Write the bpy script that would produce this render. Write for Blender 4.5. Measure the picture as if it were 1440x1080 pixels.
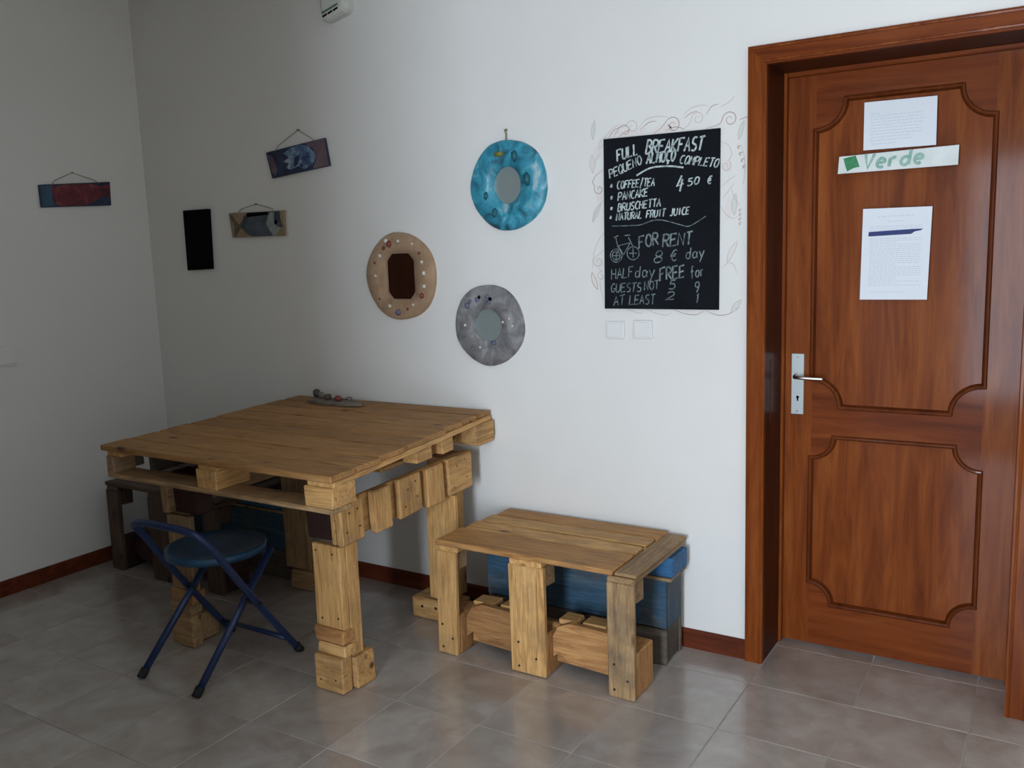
import bpy, bmesh, math, random
from mathutils import Vector, Matrix
from mathutils.geometry import tessellate_polygon
random.seed(7)
PI = math.pi
for o in list(bpy.data.objects): bpy.data.objects.remove(o, do_unlink=True)
S = bpy.context.scene
COL = S.collection

# ------------------------------------------------------------------ camera
cam_d = bpy.data.cameras.new('camera'); cam = bpy.data.objects.new('camera', cam_d); COL.objects.link(cam)
cam_d.sensor_width = 36; cam_d.lens = 1251.47/1440*36; cam_d.clip_start = .01
fw = Vector((-.52428, .83840, -.14904)); rt = Vector((.85007, .52559, -.03369)); up = Vector((-.05009, .14435, .98826))
cam.matrix_world = Matrix(((rt.x, up.x, -fw.x, .9301), (rt.y, up.y, -fw.y, -3.0417), (rt.z, up.z, -fw.z, 1.5093), (0, 0, 0, 1)))
S.camera = cam
# ------------------------------------------------------------------ light
w = bpy.data.worlds.new('sky'); S.world = w; w.use_nodes = True
w.node_tree.nodes['Background'].inputs[0].default_value = (.75, .87, 1, 1)
w.node_tree.nodes['Background'].inputs[1].default_value = 1.0
def area(name, loc, sx, sy, e, col, rot):
    d = bpy.data.lights.new(name, 'AREA'); d.shape = 'RECTANGLE'; d.size = sx; d.size_y = sy; d.energy = e; d.color = col
    o = bpy.data.objects.new(name, d); COL.objects.link(o); o.location = loc; o.rotation_euler = rot; return o
area('daylight_doorway', (.52, -5.06, 1.12), .62, 2.0, 100, (.79, .92, 1.09), (PI/2, 0, 0))
vs = S.view_settings; vs.view_transform = 'Standard'; vs.look = 'None'; vs.exposure = 0.49; vs.gamma = 1; vs.use_curve_mapping = False

# ------------------------------------------------------------------ materials
def srgb(r, g, b):
    f = lambda c: (c/255/12.92) if c/255 <= .04045 else ((c/255+.055)/1.055)**2.4
    return (f(r), f(g), f(b), 1)
class NT:
    def __init__(s, name, rough=.6, metal=0, spec=.5):
        s.m = bpy.data.materials.new(name); s.m.use_nodes = True; s.t = s.m.node_tree; s.b = s.t.nodes['Principled BSDF']
        s.b.inputs['Roughness'].default_value = rough; s.b.inputs['Metallic'].default_value = metal
        s.b.inputs['Specular IOR Level'].default_value = spec
    def n(s, typ, **kw):
        x = s.t.nodes.new(typ)
        for k, v in kw.items():
            if k.startswith('_'): setattr(x, k[1:], v)
            else: x.inputs[k].default_value = v
        return x
    def l(s, a, b): s.t.links.new(a, b)
    def coord(s, scale=(1, 1, 1), rnd=False, gen='Object'):
        tc = s.n('ShaderNodeTexCoord'); mp = s.n('ShaderNodeMapping'); mp.inputs['Scale'].default_value = scale
        if rnd:
            oi = s.n('ShaderNodeObjectInfo'); cm = s.n('ShaderNodeMath', _operation='MULTIPLY'); cm.inputs[1].default_value = 37
            s.l(oi.outputs['Random'], cm.inputs[0]); ad = s.n('ShaderNodeVectorMath', _operation='ADD')
            s.l(tc.outputs[gen], ad.inputs[0]); s.l(cm.outputs[0], ad.inputs[1]); s.l(ad.outputs[0], mp.inputs['Vector'])
        else: s.l(tc.outputs[gen], mp.inputs['Vector'])
        return mp.outputs[0]
    def noise(s, vec, scale, detail=4, rough=.6, dist=0):
        x = s.n('ShaderNodeTexNoise', Scale=scale, Detail=detail, Roughness=rough, Distortion=dist); s.l(vec, x.inputs['Vector']); return x.outputs['Fac']
    def ramp(s, fac, stops):
        x = s.n('ShaderNodeValToRGB'); e = x.color_ramp.elements
        while len(e) < len(stops): e.new(.5)
        for k, (p, c) in zip(e, stops): k.position = p; k.color = c
        s.l(fac, x.inputs[0]); return x.outputs[0]
    def mix(s, fac, a, b, mode='MIX'):
        x = s.n('ShaderNodeMix', _data_type='RGBA', _blend_type=mode)
        for v, i in ((fac, 0), (a, 6), (b, 7)):
            if hasattr(v, 'node'): s.l(v, x.inputs[i])
            else: x.inputs[i].default_value = v
        return x.outputs[2]
    def col(s, c):
        if hasattr(c, 'node'): s.l(c, s.b.inputs['Base Color'])
        else: s.b.inputs['Base Color'].default_value = c
        return s
    def bump(s, fac, st=.2, d=.002):
        x = s.n('ShaderNodeBump', Strength=st, Distance=d); s.l(fac, x.inputs['Height']); s.l(x.outputs[0], s.b.inputs['Normal']); return s
def flat(name, c, rough=.6, metal=0, spec=.4): return NT(name, rough, metal, spec).col(c).m
W4 = lambda v: (v, v, v, 1)

def m_wall():
    t = NT('wall_paint', .75); v = t.coord()
    t.col(t.ramp(t.noise(v, 1.2, 3), [(.3, (.745, .715, .665, 1)), (.7, (.79, .76, .71, 1))])); t.bump(t.noise(v, 60, 4), .12, .002); return t.m
def pine(name, c1, c2, c3, dirt=.35, bright=(.8, 1.12)):
    t = NT(name, .62, 0, .35); v = t.coord((1.6, 16, 16), True); v0 = t.coord((1, 1, 1), True)
    g = t.noise(v, 3.2, 6, .65, .9)
    c = t.ramp(g, [(.3, c1), (.5, c2), (.72, c3)])
    f = t.noise(t.coord((3, 90, 90), True), 3, 3); c = t.mix(.5, c, t.ramp(f, [(.32, W4(.5)), (.65, W4(1.15))]), 'MULTIPLY')
    k = t.n('ShaderNodeTexVoronoi', Scale=5.5); mp = t.coord((.8, 1.7, 1.7), True); t.l(mp, k.inputs['Vector'])
    kf = t.ramp(k.outputs['Distance'], [(.06, W4(1)), (.16, W4(.0))]); c = t.mix(kf, c, (c1[0]*.3, c1[1]*.25, c1[2]*.25, 1))
    d = t.ramp(t.noise(v0, 5.5, 5, .7), [(.48, W4(0)), (.72, W4(1))]); dm = t.n('ShaderNodeMath', _operation='MULTIPLY'); dm.inputs[1].default_value = dirt
    t.l(d, dm.inputs[0]); c = t.mix(dm.outputs[0], c, (.11, .085, .06, 1))
    oi = t.n('ShaderNodeObjectInfo'); mr = t.n('ShaderNodeMapRange'); t.l(oi.outputs['Random'], mr.inputs[0]); mr.inputs[3].default_value = bright[0]; mr.inputs[4].default_value = bright[1]
    cb = t.n('ShaderNodeCombineColor'); [t.l(mr.outputs[0], cb.inputs[i]) for i in range(3)]
    c = t.mix(1.0, c, cb.outputs[0], 'MULTIPLY'); t.col(c); t.bump(g, .35, .003); return t.m
def varnish(name, c1, c2, c3, ax):
    t = NT(name, .45, 0, .06); sc = {'z': (9, 9, .9), 'x': (.9, 9, 9)}[ax]; v = t.coord(sc)
    g = t.noise(v, 2.2, 6, .62, .8); c = t.ramp(g, [(.28, c1), (.5, c2), (.75, c3)])
    f = t.noise(t.coord({'z': (120, 120, 3), 'x': (3, 120, 120)}[ax]), 2, 2); c = t.mix(.3, c, t.ramp(f, [(.3, W4(.6)), (.7, W4(1.1))]), 'MULTIPLY')
    t.col(c); t.b.inputs['Coat Weight'].default_value = .08; t.b.inputs['Coat Roughness'].default_value = .1
    t.bump(t.noise(t.coord({'z': (14, 14, 2), 'x': (2, 14, 14)}[ax]), 2, 3), .12, .003); return t.m
def m_tile():
    t = NT('floor_tile', .2, 0, 1.0); t.b.inputs['Coat Weight'].default_value = .5; t.b.inputs['Coat Roughness'].default_value = .16; v = t.coord((1, 1, 1), True)
    a = t.noise(v, 4.5, 5, .6, .6); c = t.ramp(a, [(.3, (.30, .245, .205, 1)), (.48, (.39, .335, .29, 1)), (.7, (.47, .425, .375, 1))])
    c = t.mix(t.ramp(t.noise(v, 14, 4), [(.45, W4(0)), (.75, W4(.5))]), c, (.33, .25, .22, 1))
    oi = t.n('ShaderNodeObjectInfo'); mr = t.n('ShaderNodeMapRange'); t.l(oi.outputs['Random'], mr.inputs[0]); mr.inputs[3].default_value = .92; mr.inputs[4].default_value = 1.06
    cb = t.n('ShaderNodeCombineColor'); [t.l(mr.outputs[0], cb.inputs[i]) for i in range(3)]
    t.col(t.mix(1.0, c, cb.outputs[0], 'MULTIPLY')); t.bump(t.noise(v, 9, 3), .08, .004); return t.m
def blotch(name, stops, scale=9, rough=.5, det=5, bump=.3, dist=.6):
    t = NT(name, rough); v = t.coord((1, 1, 1)); g = t.noise(v, scale, det, .6, dist); t.col(t.ramp(g, stops)); t.bump(g, bump, .004); return t.m
M = {}
M['wall'] = m_wall()
M['ceil'] = flat('ceiling_paint', (.78, .78, .76, 1), .8)
M['tile'] = m_tile()
M['grout'] = blotch('grout', [(.3, (.32, .285, .25, 1)), (.7, (.40, .36, .32, 1))], 8, .8)
M['pine'] = pine('pine', (.36, .17, .05, 1), (.62, .34, .12, 1), (.72, .43, .17, 1), .42, (.85, 1.12))
M['deck'] = pine('deck_pine', (.26, .11, .03, 1), (.42, .205, .065, 1), (.50, .265, .095, 1), .3, (.85, 1.1))
M['pine_worn'] = pine('worn_pine', (.20, .11, .048, 1), (.40, .24, .11, 1), (.50, .33, .165, 1), .75)
M['pine_red'] = pine('reddish_pine', (.25, .10, .032, 1), (.44, .21, .072, 1), (.54, .29, .11, 1), .3)
M['blue_wood'] = pine('blue_painted_wood', (.022, .065, .13, 1), (.03, .125, .27, 1), (.045, .19, .38, 1), .45)
M['blue_worn_shaded'] = pine('worn_shaded_blue_wood', (.03, .045, .055, 1), (.03, .08, .13, 1), (.075, .13, .17, 1), .8)  # worn blue paint, with the bench's shadow darkened into the colour
M['dark_wood'] = pine('weathered_wood', (.055, .045, .035, 1), (.11, .085, .065, 1), (.18, .145, .11, 1), .6)
R1, R2, R3 = (.11, .021, .004, 1), (.20, .046, .008, 1), (.29, .08, .016, 1)
M['door_v'] = varnish('varnished_door_vertical', R1, R2, R3, 'z')
M['door_h'] = varnish('varnished_door_horizontal', (.095, .018, .004, 1), (.17, .036, .007, 1), (.23, .058, .012, 1), 'x')
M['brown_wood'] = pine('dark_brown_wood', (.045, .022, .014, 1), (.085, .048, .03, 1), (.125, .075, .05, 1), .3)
M['dark_block'] = pine('dark_rail_and_void_shade', (.02, .007, .006, 1), (.035, .011, .009, 1), (.055, .02, .014, 1), .2)  # dark rails of the corner bench; also painted shade in the table's leg void
M['door_dark'] = varnish('varnished_jamb', (.035, .010, .005, 1), (.065, .016, .007, 1), (.095, .026, .01, 1), 'z')
M['mould'] = varnish('varnished_moulding', (.07, .014, .004, 1), (.125, .027, .006, 1), (.18, .045, .01, 1), 'z'); M['mould'].node_tree.nodes['Principled BSDF'].inputs['Coat Weight'].default_value = .35
M['base'] = varnish('varnished_baseboard', (.07, .018, .009, 1), (.13, .03, .013, 1), (.19, .05, .02, 1), 'x')
M['steel'] = flat('brushed_steel', (.36, .375, .36, 1), .45, .7)
M['bright_steel'] = flat('polished_steel', (.75, .73, .7, 1), .2, 1)
M['black'] = flat('black_paint', (.004, .004, .004, 1), .9, 0, .05)
M['slate'] = blotch('blackboard_slate', [(.3, (.006, .007, .009, 1)), (.75, (.010, .012, .015, 1))], 3, .9, 4, .05); M['slate'].node_tree.nodes['Principled BSDF'].inputs['Specular IOR Level'].default_value = .12
M['chalk'] = blotch('chalk', [(.35, (.22, .26, .25, 1)), (.6, (.52, .58, .56, 1))], 60, .9, 2, 0)
M['chalk_dim'] = blotch('faint_chalk', [(.35, (.07, .09, .095, 1)), (.65, (.23, .27, .27, 1))], 60, .9, 2, 0)
M['paper'] = flat('white_paper', (.77, .78, .80, 1), .8)
M['ink'] = flat('printed_ink', (.62, .65, .70, 1), .8)
M['ink_dark'] = flat('dark_ink', (.22, .23, .27, 1), .8)
M['marker'] = flat('blue_marker', (.016, .03, .14, 1), .6)
M['sign_white'] = blotch('whitewashed_wood', [(.3, (.62, .66, .60, 1)), (.7, (.76, .77, .74, 1))], 12, .6)
M['leaf_green'] = blotch('green_paint', [(.3, (.015, .16, .045, 1)), (.7, (.04, .27, .10, 1))], 40, .6)
M['pale_green'] = blotch('pale_green_paint', [(.35, (.17, .36, .26, 1)), (.65, (.36, .52, .44, 1))], 30, .6)
M['plastic'] = flat('white_plastic', (.76, .735, .70, 1), .5)
M['plastic_old'] = flat('aged_plastic', (.60, .60, .54, 1), .45)
M['led'] = flat('green_led_lens', (.10, .19, .09, 1), .3)
M['stool'] = blotch('blue_enamel', [(.3, (.007, .018, .065, 1)), (.7, (.011, .03, .10, 1))], 12, .38)
M['seat'] = blotch('blue_seat_enamel', [(.3, (.009, .045, .10, 1)), (.7, (.015, .075, .155, 1))], 7, .33)
M['rubber'] = flat('black_rubber', (.012, .012, .014, 1), .8)
M['rope'] = flat('twine', (.24, .20, .13, 1), .9)
M['nail'] = flat('nail', (.035, .028, .02, 1), .6, .3)
M['mirror'] = flat('mirror_glass', (.75, .76, .74, 1), .06, 1)
M['mirror_old'] = flat('clouded_mirror_glass', (.33, .38, .36, 1), .5, .7)
M['ring_teal'] = blotch('teal_paint', [(.32, (.02, .07, .10, 1)), (.44, (.025, .20, .28, 1)), (.57, (.05, .32, .42, 1)), (.68, (.36, .47, .50, 1))], 11, .45, 5, .5, 1.2)
M['ring_tan'] = blotch('tan_cork', [(.3, (.30, .18, .10, 1)), (.7, (.44, .29, .175, 1))], 18, .85)
M['ring_grey'] = blotch('grey_plaster', [(.32, (.11, .10, .10, 1)), (.5, (.20, .19, .185, 1)), (.68, (.34, .33, .32, 1))], 14, .8, 6, .8)
M['olive'] = flat('olive_glaze', (.17, .17, .03, 1), .5)
M['deep_teal'] = flat('deep_teal_paint', (.012, .10, .13, 1), .5)
M['shell_white'] = flat('white_shell', (.72, .66, .56, 1), .5)
M['shell_red'] = flat('red_shell', (.22, .05, .04, 1), .5)
M['shell_violet'] = flat('violet_shell', (.13, .13, .20, 1), .5)
M['fish_red'] = blotch('red_fish_paint', [(.3, (.05, .008, .012, 1)), (.5, (.15, .018, .027, 1)), (.72, (.24, .07, .07, 1))], 16, .6)
M['fish_bluebg'] = blotch('blue_plank_paint', [(.35, (.02, .045, .09, 1)), (.7, (.035, .11, .17, 1))], 12, .6)
M['fish_navy'] = blotch('navy_plank_paint', [(.35, (.008, .010, .03, 1)), (.7, (.025, .045, .10, 1))], 14, .6)
M['fish_pale'] = blotch('pale_blue_fish_paint', [(.36, (.025, .055, .15, 1)), (.5, (.10, .17, .28, 1)), (.66, (.34, .40, .46, 1))], 20, .6)
M['plum'] = blotch('plum_plank_paint', [(.35, (.09, .055, .085, 1)), (.7, (.20, .14, .14, 1))], 14, .7)
M['ochre'] = blotch('ochre_plank_paint', [(.35, (.24, .165, .08, 1)), (.7, (.36, .26, .15, 1))], 14, .7)
M['fish_grey'] = blotch('slate_fish_paint', [(.35, (.03, .038, .05, 1)), (.7, (.085, .10, .115, 1))], 18, .7)
M['fish_head'] = blotch('sage_fish_paint', [(.35, (.19, .23, .22, 1)), (.7, (.33, .37, .34, 1))], 20, .7)
M['fish_tail'] = blotch('umber_fish_paint', [(.35, (.09, .06, .035, 1)), (.7, (.17, .12, .07, 1))], 18, .7)
M['peach'] = flat('peach_scroll_paint', (.58, .49, .43, 1), .8)
M['rust'] = flat('rust_scroll_paint', (.42, .26, .20, 1), .8)
M['wash'] = flat('pale_peach_wash', (.765, .70, .65, 1), .8)
M['wash2'] = flat('pale_sage_wash', (.66, .665, .60, 1), .8)
M['drift'] = blotch('driftwood', [(.3, (.14, .11, .085, 1)), (.7, (.25, .205, .165, 1))], 20, .85)
M['stone'] = blotch('dark_stone', [(.3, (.03, .028, .03, 1)), (.7, (.12, .11, .11, 1))], 50, .8)
M['clay'] = blotch('brown_clay', [(.3, (.05, .025, .015, 1)), (.7, (.16, .09, .06, 1))], 40, .7)

# ------------------------------------------------------------------ helpers
def setp(o, label=None, cat=None, group=None, kind=None):
    if label: o['label'] = label
    if cat: o['category'] = cat
    if group: o['group'] = group
    if kind: o['kind'] = kind
    return o
def empty(name, loc, label=None, cat=None, group=None, kind=None):
    o = bpy.data.objects.new(name, None); COL.objects.link(o); o.location = loc; o.empty_display_size = .05
    return setp(o, label, cat, group, kind)
def link(name, bm, mat, parent=None, smooth=False, mw=None):
    """one mesh object; bmesh is in local coordinates of matrix mw (world)"""
    bmesh.ops.recalc_face_normals(bm, faces=bm.faces)
    me = bpy.data.meshes.new(name); bm.to_mesh(me); bm.free()
    if smooth:
        for p in me.polygons: p.use_smooth = True
    me.materials.append(mat)
    o = bpy.data.objects.new(name, me); COL.objects.link(o)
    mw = mw or Matrix.Identity(4)
    if parent is not None:
        o.parent = parent; o.matrix_basis = wmat(parent).inverted() @ mw
    else: o.matrix_basis = mw
    return o
def wmat(o):
    m = o.matrix_basis.copy()
    return wmat(o.parent) @ m if o.parent else m
def centred(bm, c):
    c = Vector(c); bmesh.ops.translate(bm, verts=bm.verts, vec=-c); return Matrix.Translation(c)
def boxbm(lx, ly, lz, bev=.002, jit=0, rnd=None):
    bm = bmesh.new(); bmesh.ops.create_cube(bm, size=1)
    for v in bm.verts:
        v.co = Vector((v.co.x*lx, v.co.y*ly, v.co.z*lz))
        if jit: v.co += Vector((random.uniform(-jit, jit)*1.2, random.uniform(-jit, jit), random.uniform(-jit, jit)*.6))
    if bev: bmesh.ops.bevel(bm, geom=list(bm.edges), offset=min(bev, .45*min(lx, ly, lz)), segments=1, affect='EDGES')
    return bm
def board(name, parent, x, y, z, mat, bev=.003, jit=.0012, tilt=None, yaw=0, roll=0):
    """a board between x0..x1, y0..y1, z0..z1, its grain along the longest side"""
    d = [x[1]-x[0], y[1]-y[0], z[1]-z[0]]; c = Vector(((x[0]+x[1])/2, (y[0]+y[1])/2, (z[0]+z[1])/2))
    k = d.index(max(d))
    if k == 0: r = Matrix.Identity(4); bm = boxbm(d[0], d[1], d[2], bev, jit)
    elif k == 1: r = Matrix.Rotation(PI/2, 4, 'Z'); bm = boxbm(d[1], d[0], d[2], bev, jit)
    else: r = Matrix.Rotation(-PI/2, 4, 'Y'); bm = boxbm(d[2], d[1], d[0], bev, jit)
    m = Matrix.Translation(c) @ Matrix.Rotation(yaw, 4, 'Z') @ Matrix.Rotation(roll, 4, 'Y') @ r
    if tilt: m = tilt @ m
    return link(name, bm, mat, parent, mw=m)
def slab(name, parent, x, y, z, mat, bev=.0015):
    c = ((x[0]+x[1])/2, (y[0]+y[1])/2, (z[0]+z[1])/2)
    return link(name, boxbm(x[1]-x[0], y[1]-y[0], z[1]-z[0], bev), mat, parent, mw=Matrix.Translation(c))
def addbox(bm, x, y, z):
    r = bmesh.ops.create_cube(bm, size=1)
    for v in r['verts']: v.co = Vector((x[0]+(v.co.x+.5)*(x[1]-x[0]), y[0]+(v.co.y+.5)*(y[1]-y[0]), z[0]+(v.co.z+.5)*(z[1]-z[0])))
def prism(bm, pts, d0, d1, plane='xz'):
    """extruded outline; xz: depth along y, yz: depth along x, xy: depth along z"""
    f = {'xz': lambda p, d: (p[0], d, p[1]), 'yz': lambda p, d: (d, p[0], p[1]), 'xy': lambda p, d: (p[0], p[1], d)}[plane]
    a = [bm.verts.new(f(p, d0)) for p in pts]; b = [bm.verts.new(f(p, d1)) for p in pts]
    n = len(pts)
    if n > 4:
        tri = tessellate_polygon([[Vector((p[0], p[1], 0)) for p in pts]])
        for t3 in tri:
            bm.faces.new([a[i] for i in t3]); bm.faces.new([b[i] for i in t3][::-1])
    else: bm.faces.new(a); bm.faces.new(b[::-1])
    for i in range(n): bm.faces.new((a[i], a[(i+1) % n], b[(i+1) % n], b[i]))
def tube(bm, pts, r, seg=10, caps=True):
    pts = [Vector(p) for p in pts]; rs = r if isinstance(r, (list, tuple)) else [r]*len(pts); rings = []
    ref = None
    for i, p in enumerate(pts):
        t = (pts[min(i+1, len(pts)-1)]-pts[max(i-1, 0)]).normalized()
        if ref is None: ref = t.orthogonal().normalized()
        ref = (ref - t*ref.dot(t)).normalized(); b = t.cross(ref)
        rings.append([bm.verts.new(p+(ref*math.cos(2*PI*k/seg)+b*math.sin(2*PI*k/seg))*rs[i]) for k in range(seg)])
    for a, b in zip(rings, rings[1:]):
        for k in range(seg): bm.faces.new((a[k], a[(k+1) % seg], b[(k+1) % seg], b[k]))
    if caps: bm.faces.new(rings[0][::-1]); bm.faces.new(rings[-1])
def smooth_path(p, n=6):
    p = [Vector(a) for a in p]; out = []
    for i in range(len(p)-1):
        a, b, c, d = p[max(i-1, 0)], p[i], p[i+1], p[min(i+2, len(p)-1)]
        for k in range(n):
            t = k/n; out.append(.5*((2*b)+(c-a)*t+(2*a-5*b+4*c-d)*t*t+(3*b-a-3*c+d)*t**3))
    out.append(p[-1]); return out
def ribbon(bm, pts, wd, y, taper=False):
    """a flat painted or chalked stroke in an xz plane"""
    n = len(pts); L = []; R = []; off = (len(bm.faces) % 97)*3e-6
    for i, p in enumerate(pts):
        a = pts[max(i-1, 0)]; b = pts[min(i+1, n-1)]; dx, dz = b[0]-a[0], b[1]-a[1]; l = math.hypot(dx, dz) or 1
        h = wd/2*((.35+.65*math.sin(PI*min(1, (i+.6)/n))) if taper else 1)
        yy = y-i*6e-6-off; L.append(bm.verts.new((p[0]-dz/l*h, yy, p[1]+dx/l*h))); R.append(bm.verts.new((p[0]+dz/l*h, yy, p[1]-dx/l*h)))
    for i in range(n-1): bm.faces.new((L[i], L[i+1], R[i+1], R[i]))
def dup(root, off, label=None, group=None):
    r = root.copy(); COL.objects.link(r); r.location = Vector(root.location)+Vector(off)
    if label: r['label'] = label
    if group: r['group'] = group
    for ch in list(root.children):
        c = ch.copy(); COL.objects.link(c); c.parent = r
        for g in list(ch.children):
            d = g.copy(); COL.objects.link(d); d.parent = c
    return r

# ------------------------------------------------------------------ room shell
XL = -3.19
def struct(name, boxes, mat):
    bm = bmesh.new()
    for b in boxes: addbox(bm, *b)
    return setp(link(name, bm, mat), kind='structure')
DX0, DX1, DZ = .060, .830, 2.085
struct('wall_back', [((XL-.15, DX0-.02), (0, .36), (0, 2.9)), ((DX0-.02, DX1+.02), (0, .36), (DZ+.02, 2.9)), ((DX1+.02, 2.75), (0, .36), (0, 2.9))], M['wall'])
struct('wall_left', [((XL-.15, XL), (-3.25, 0), (0, 2.9))], M['wall'])
struct('wall_near', [((XL-.15, -.30), (-3.25, -3.10), (0, 2.9))], M['wall'])
struct('wall_partition', [((-.45, -.30), (-5.15, -3.25), (0, 2.9))], M['wall'])
struct('wall_rear', [((-.30, .18), (-5.15, -5.0), (0, 2.9)), ((.18, .86), (-5.15, -5.0), (2.15, 2.9)), ((.86, 2.75), (-5.15, -5.0), (0, 2.9))], M['wall'])
struct('wall_right', [((2.6, 2.75), (-5.0, 0), (0, 2.9))], M['wall'])
struct('ceiling', [((XL-.15, 2.75), (-5.15, .36), (2.9, 3.0))], M['ceil'])
floor = struct('floor', [((XL-.15, 2.75), (-5.15, .36), (-.08, -.0015))], M['grout'])
PT = .338
tb = boxbm(PT-.0035, PT-.0035, .006, .001); tme = bpy.data.meshes.new('tile'); tb.to_mesh(tme); tb.free(); tme.materials.append(M['tile'])
for i in range(-10, 8):
    for j in range(-9, 2):
        x = .066+PT*(i+.5); y = -.178+PT*(j+.5)
        if x+PT/2 < XL or x-PT/2 > 2.6: continue
        o = bpy.data.objects.new('tile', tme); COL.objects.link(o); o.parent = floor; o.location = (x, y, -.003+random.uniform(-.0002, .0002))
# baseboards (with a rounded top edge)
def baseboard(name, pts_along, plane):
    bm = bmesh.new(); prof = [(0, 0), (-.012, 0), (-.012, .062), (-.009, .070), (-.004, .073), (0, .073)]
    a, b = pts_along
    if plane == 'back':   # runs along x on y = 0
        prism(bm, [(p[0], p[1]) for p in prof], a, b, 'yz')
    else:                 # runs along y on x = XL
        prism(bm, [(XL-p[0], p[1]) for p in prof], a, b, 'xz')
    return setp(link(name, bm, M['base']), kind='structure')
baseboard('baseboard_back', (XL, -.001), 'back')
baseboard('baseboard_left', (-1.68, -.012), 'left')

d2 = empty('added_dark_door', (XL, -2.15, 0), kind='structure')  # door added out of view, to give the tan mirror a dark reflection
slab('door_leaf', d2, (XL, XL+.035), (-2.60, -1.75), (.005, 2.08), M['door_dark'], .003)
slab('casing', d2, (XL, XL+.045), (-1.75, -1.68), (0, 2.15), M['door_dark'], .003); slab('casing', d2, (XL, XL+.045), (-2.67, -2.60), (0, 2.15), M['door_dark'], .003)
slab('casing', d2, (XL, XL+.045), (-2.60, -1.75), (2.08, 2.15), M['door_dark'], .003)
# ------------------------------------------------------------------ the varnished door
door = empty('door_1', (.44, .1, 0), kind='structure')
def casing(pts):
    bm = bmesh.new(); prism(bm, pts, -.020, .0, 'xz'); return bm
CT = 2.142
for nm, pts in (('casing', [(0, 0), (.062, 0), (.062, 2.08), (0, CT)]), ('casing', [(.892, 0), (.892, CT), (.830, 2.08), (.830, 0)]), ('casing', [(0, CT), (.062, 2.08), (.830, 2.08), (.892, CT)])):
    bm = casing(pts); link(nm, bm, M['door_v'] if len(set(p[0] for p in pts)) < 4 else M['door_h'], door)
# beads that edge the casing
bm = bmesh.new()
for x in (.008, .052, .840, .884): tube(bm, [(x, -.020, .0), (x, -.020, 2.09 if .01 < x < .85 else 2.134)], .0045, 6)
for z, a, b in ((2.134, .008, .884), (2.092, .052, .84)): tube(bm, [(a, -.020, z), (b, -.020, z)], .0045, 6)
link('casing_bead', bm, M['door_v'], door)
slab('jamb', door, (.040, .062), (0, .215), (0, 2.085), M['door_dark']); slab('jamb', door, (.830, .850), (0, .215), (0, 2.085), M['door_dark'])
slab('jamb', door, (.062, .830), (0, .215), (2.082, 2.102), M['door_dark'])
slab('door_stop', door, (.058, .072), (.196, .262), (0, 2.083), M['door_v'], .003); slab('door_stop', door, (.818, .832), (.196, .262), (0, 2.083), M['door_v'], .003)
slab('door_stop', door, (.072, .818), (.196, .262), (2.066, 2.083), M['door_h'], .003)
st = slab('strike_plate', door, (.0615, .0635), (.06, .085), (.87, 1.10), M['door_dark'], .0005); st['label'] = 'dull dark strike plate let into the door jamb'
YF = .221
leaf = slab('door_leaf', door, (.072, .818), (YF+.010, YF+.040), (.008, 2.066), M['door_v'])
def arc(cx, cz, r, a0, a1, n=10): return [(cx+r*math.cos(math.radians(a0+(a1-a0)*k/n)), cz+r*math.sin(math.radians(a0+(a1-a0)*k/n))) for k in range(n+1)]
def contour(x0, x1, z0, z1, r):
    return arc(x0, z1, r, -90, 0)[0:] + arc(x1, z1, r, 180, 270) + arc(x1, z0, r, 90, 180) + arc(x0, z0, r, 0, 90)
PX0, PX1 = .166, .716
UP = (PX0, PX1, .915, 1.978, .098); LP = (PX0, PX1, .172, .802, .080)
def dedupe(p):
    o = []
    for q in p:
        if not o or (Vector(q)-Vector(o[-1])).length > 1e-4: o.append(q)
    if (Vector(o[0])-Vector(o[-1])).length < 1e-4: o.pop()
    return o
def frame_piece(name, pts, mat):
    bm = bmesh.new(); prism(bm, dedupe(pts), YF, YF+.011, 'xz'); bmesh.ops.triangulate(bm, faces=[f for f in bm.faces if len(f.verts) > 4]); return link(name, bm, mat, leaf)
frame_piece('stile', [(.072, .008), (PX0, .008), (PX0, 2.066), (.072, 2.066)], M['door_v'])
frame_piece('stile', [(PX1, .008), (.818, .008), (.818, 2.066), (PX1, 2.066)], M['door_v'])
x0, x1, z0, z1, r = UP
frame_piece('rail', [(x0, 2.066), (x0, z1-r)] + arc(x0, z1, r, -90, 0)[1:] + arc(x1, z1, r, 180, 270) + [(x1, 2.066)], M['door_h'])
lx0, lx1, lz0, lz1, lr = LP
frame_piece('rail', arc(x0, z0, r, 90, 0) + arc(x1, z0, r, 180, 90) + [(x1, z0), (x1, lz1)] + arc(lx1, lz1, lr, 270, 180) + arc(lx0, lz1, lr, 0, -90) + [(x0, lz1), (x0, z0)], M['door_h'])
frame_piece('rail', [(lx0, .008), (lx1, .008)] + arc(lx1, lz0, lr, 90, 180) + arc(lx0, lz0, lr, 0, 90), M['door_h'])
def sweep(pts, prof, y0):
    bm = bmesh.new(); n = len(pts); rings = []
    ar = sum(pts[i][0]*pts[(i+1) % n][1]-pts[(i+1) % n][0]*pts[i][1] for i in range(n)); sg = 1 if ar > 0 else -1
    for i in range(n):
        p = Vector(pts[i]); a = (p-Vector(pts[i-1])); b = (Vector(pts[(i+1) % n])-p); a = a.normalized() if a.length else b.normalized(); b = b.normalized() if b.length else a
        na = Vector((-a.y, a.x))*sg; nb = Vector((-b.y, b.x))*sg; m = (na+nb); m = m.normalized() if m.length > .01 else na
        m = m/max(.6, m.dot(na)); rings.append([bm.verts.new((p.x+m.x*o, y0-h, p.y+m.y*o)) for o, h in prof])
    for i in range(n):
        A, B = rings[i], rings[(i+1) % n]
        for k in range(len(prof)-1): bm.faces.new((A[k], A[k+1], B[k+1], B[k]))
    return bm
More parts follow.
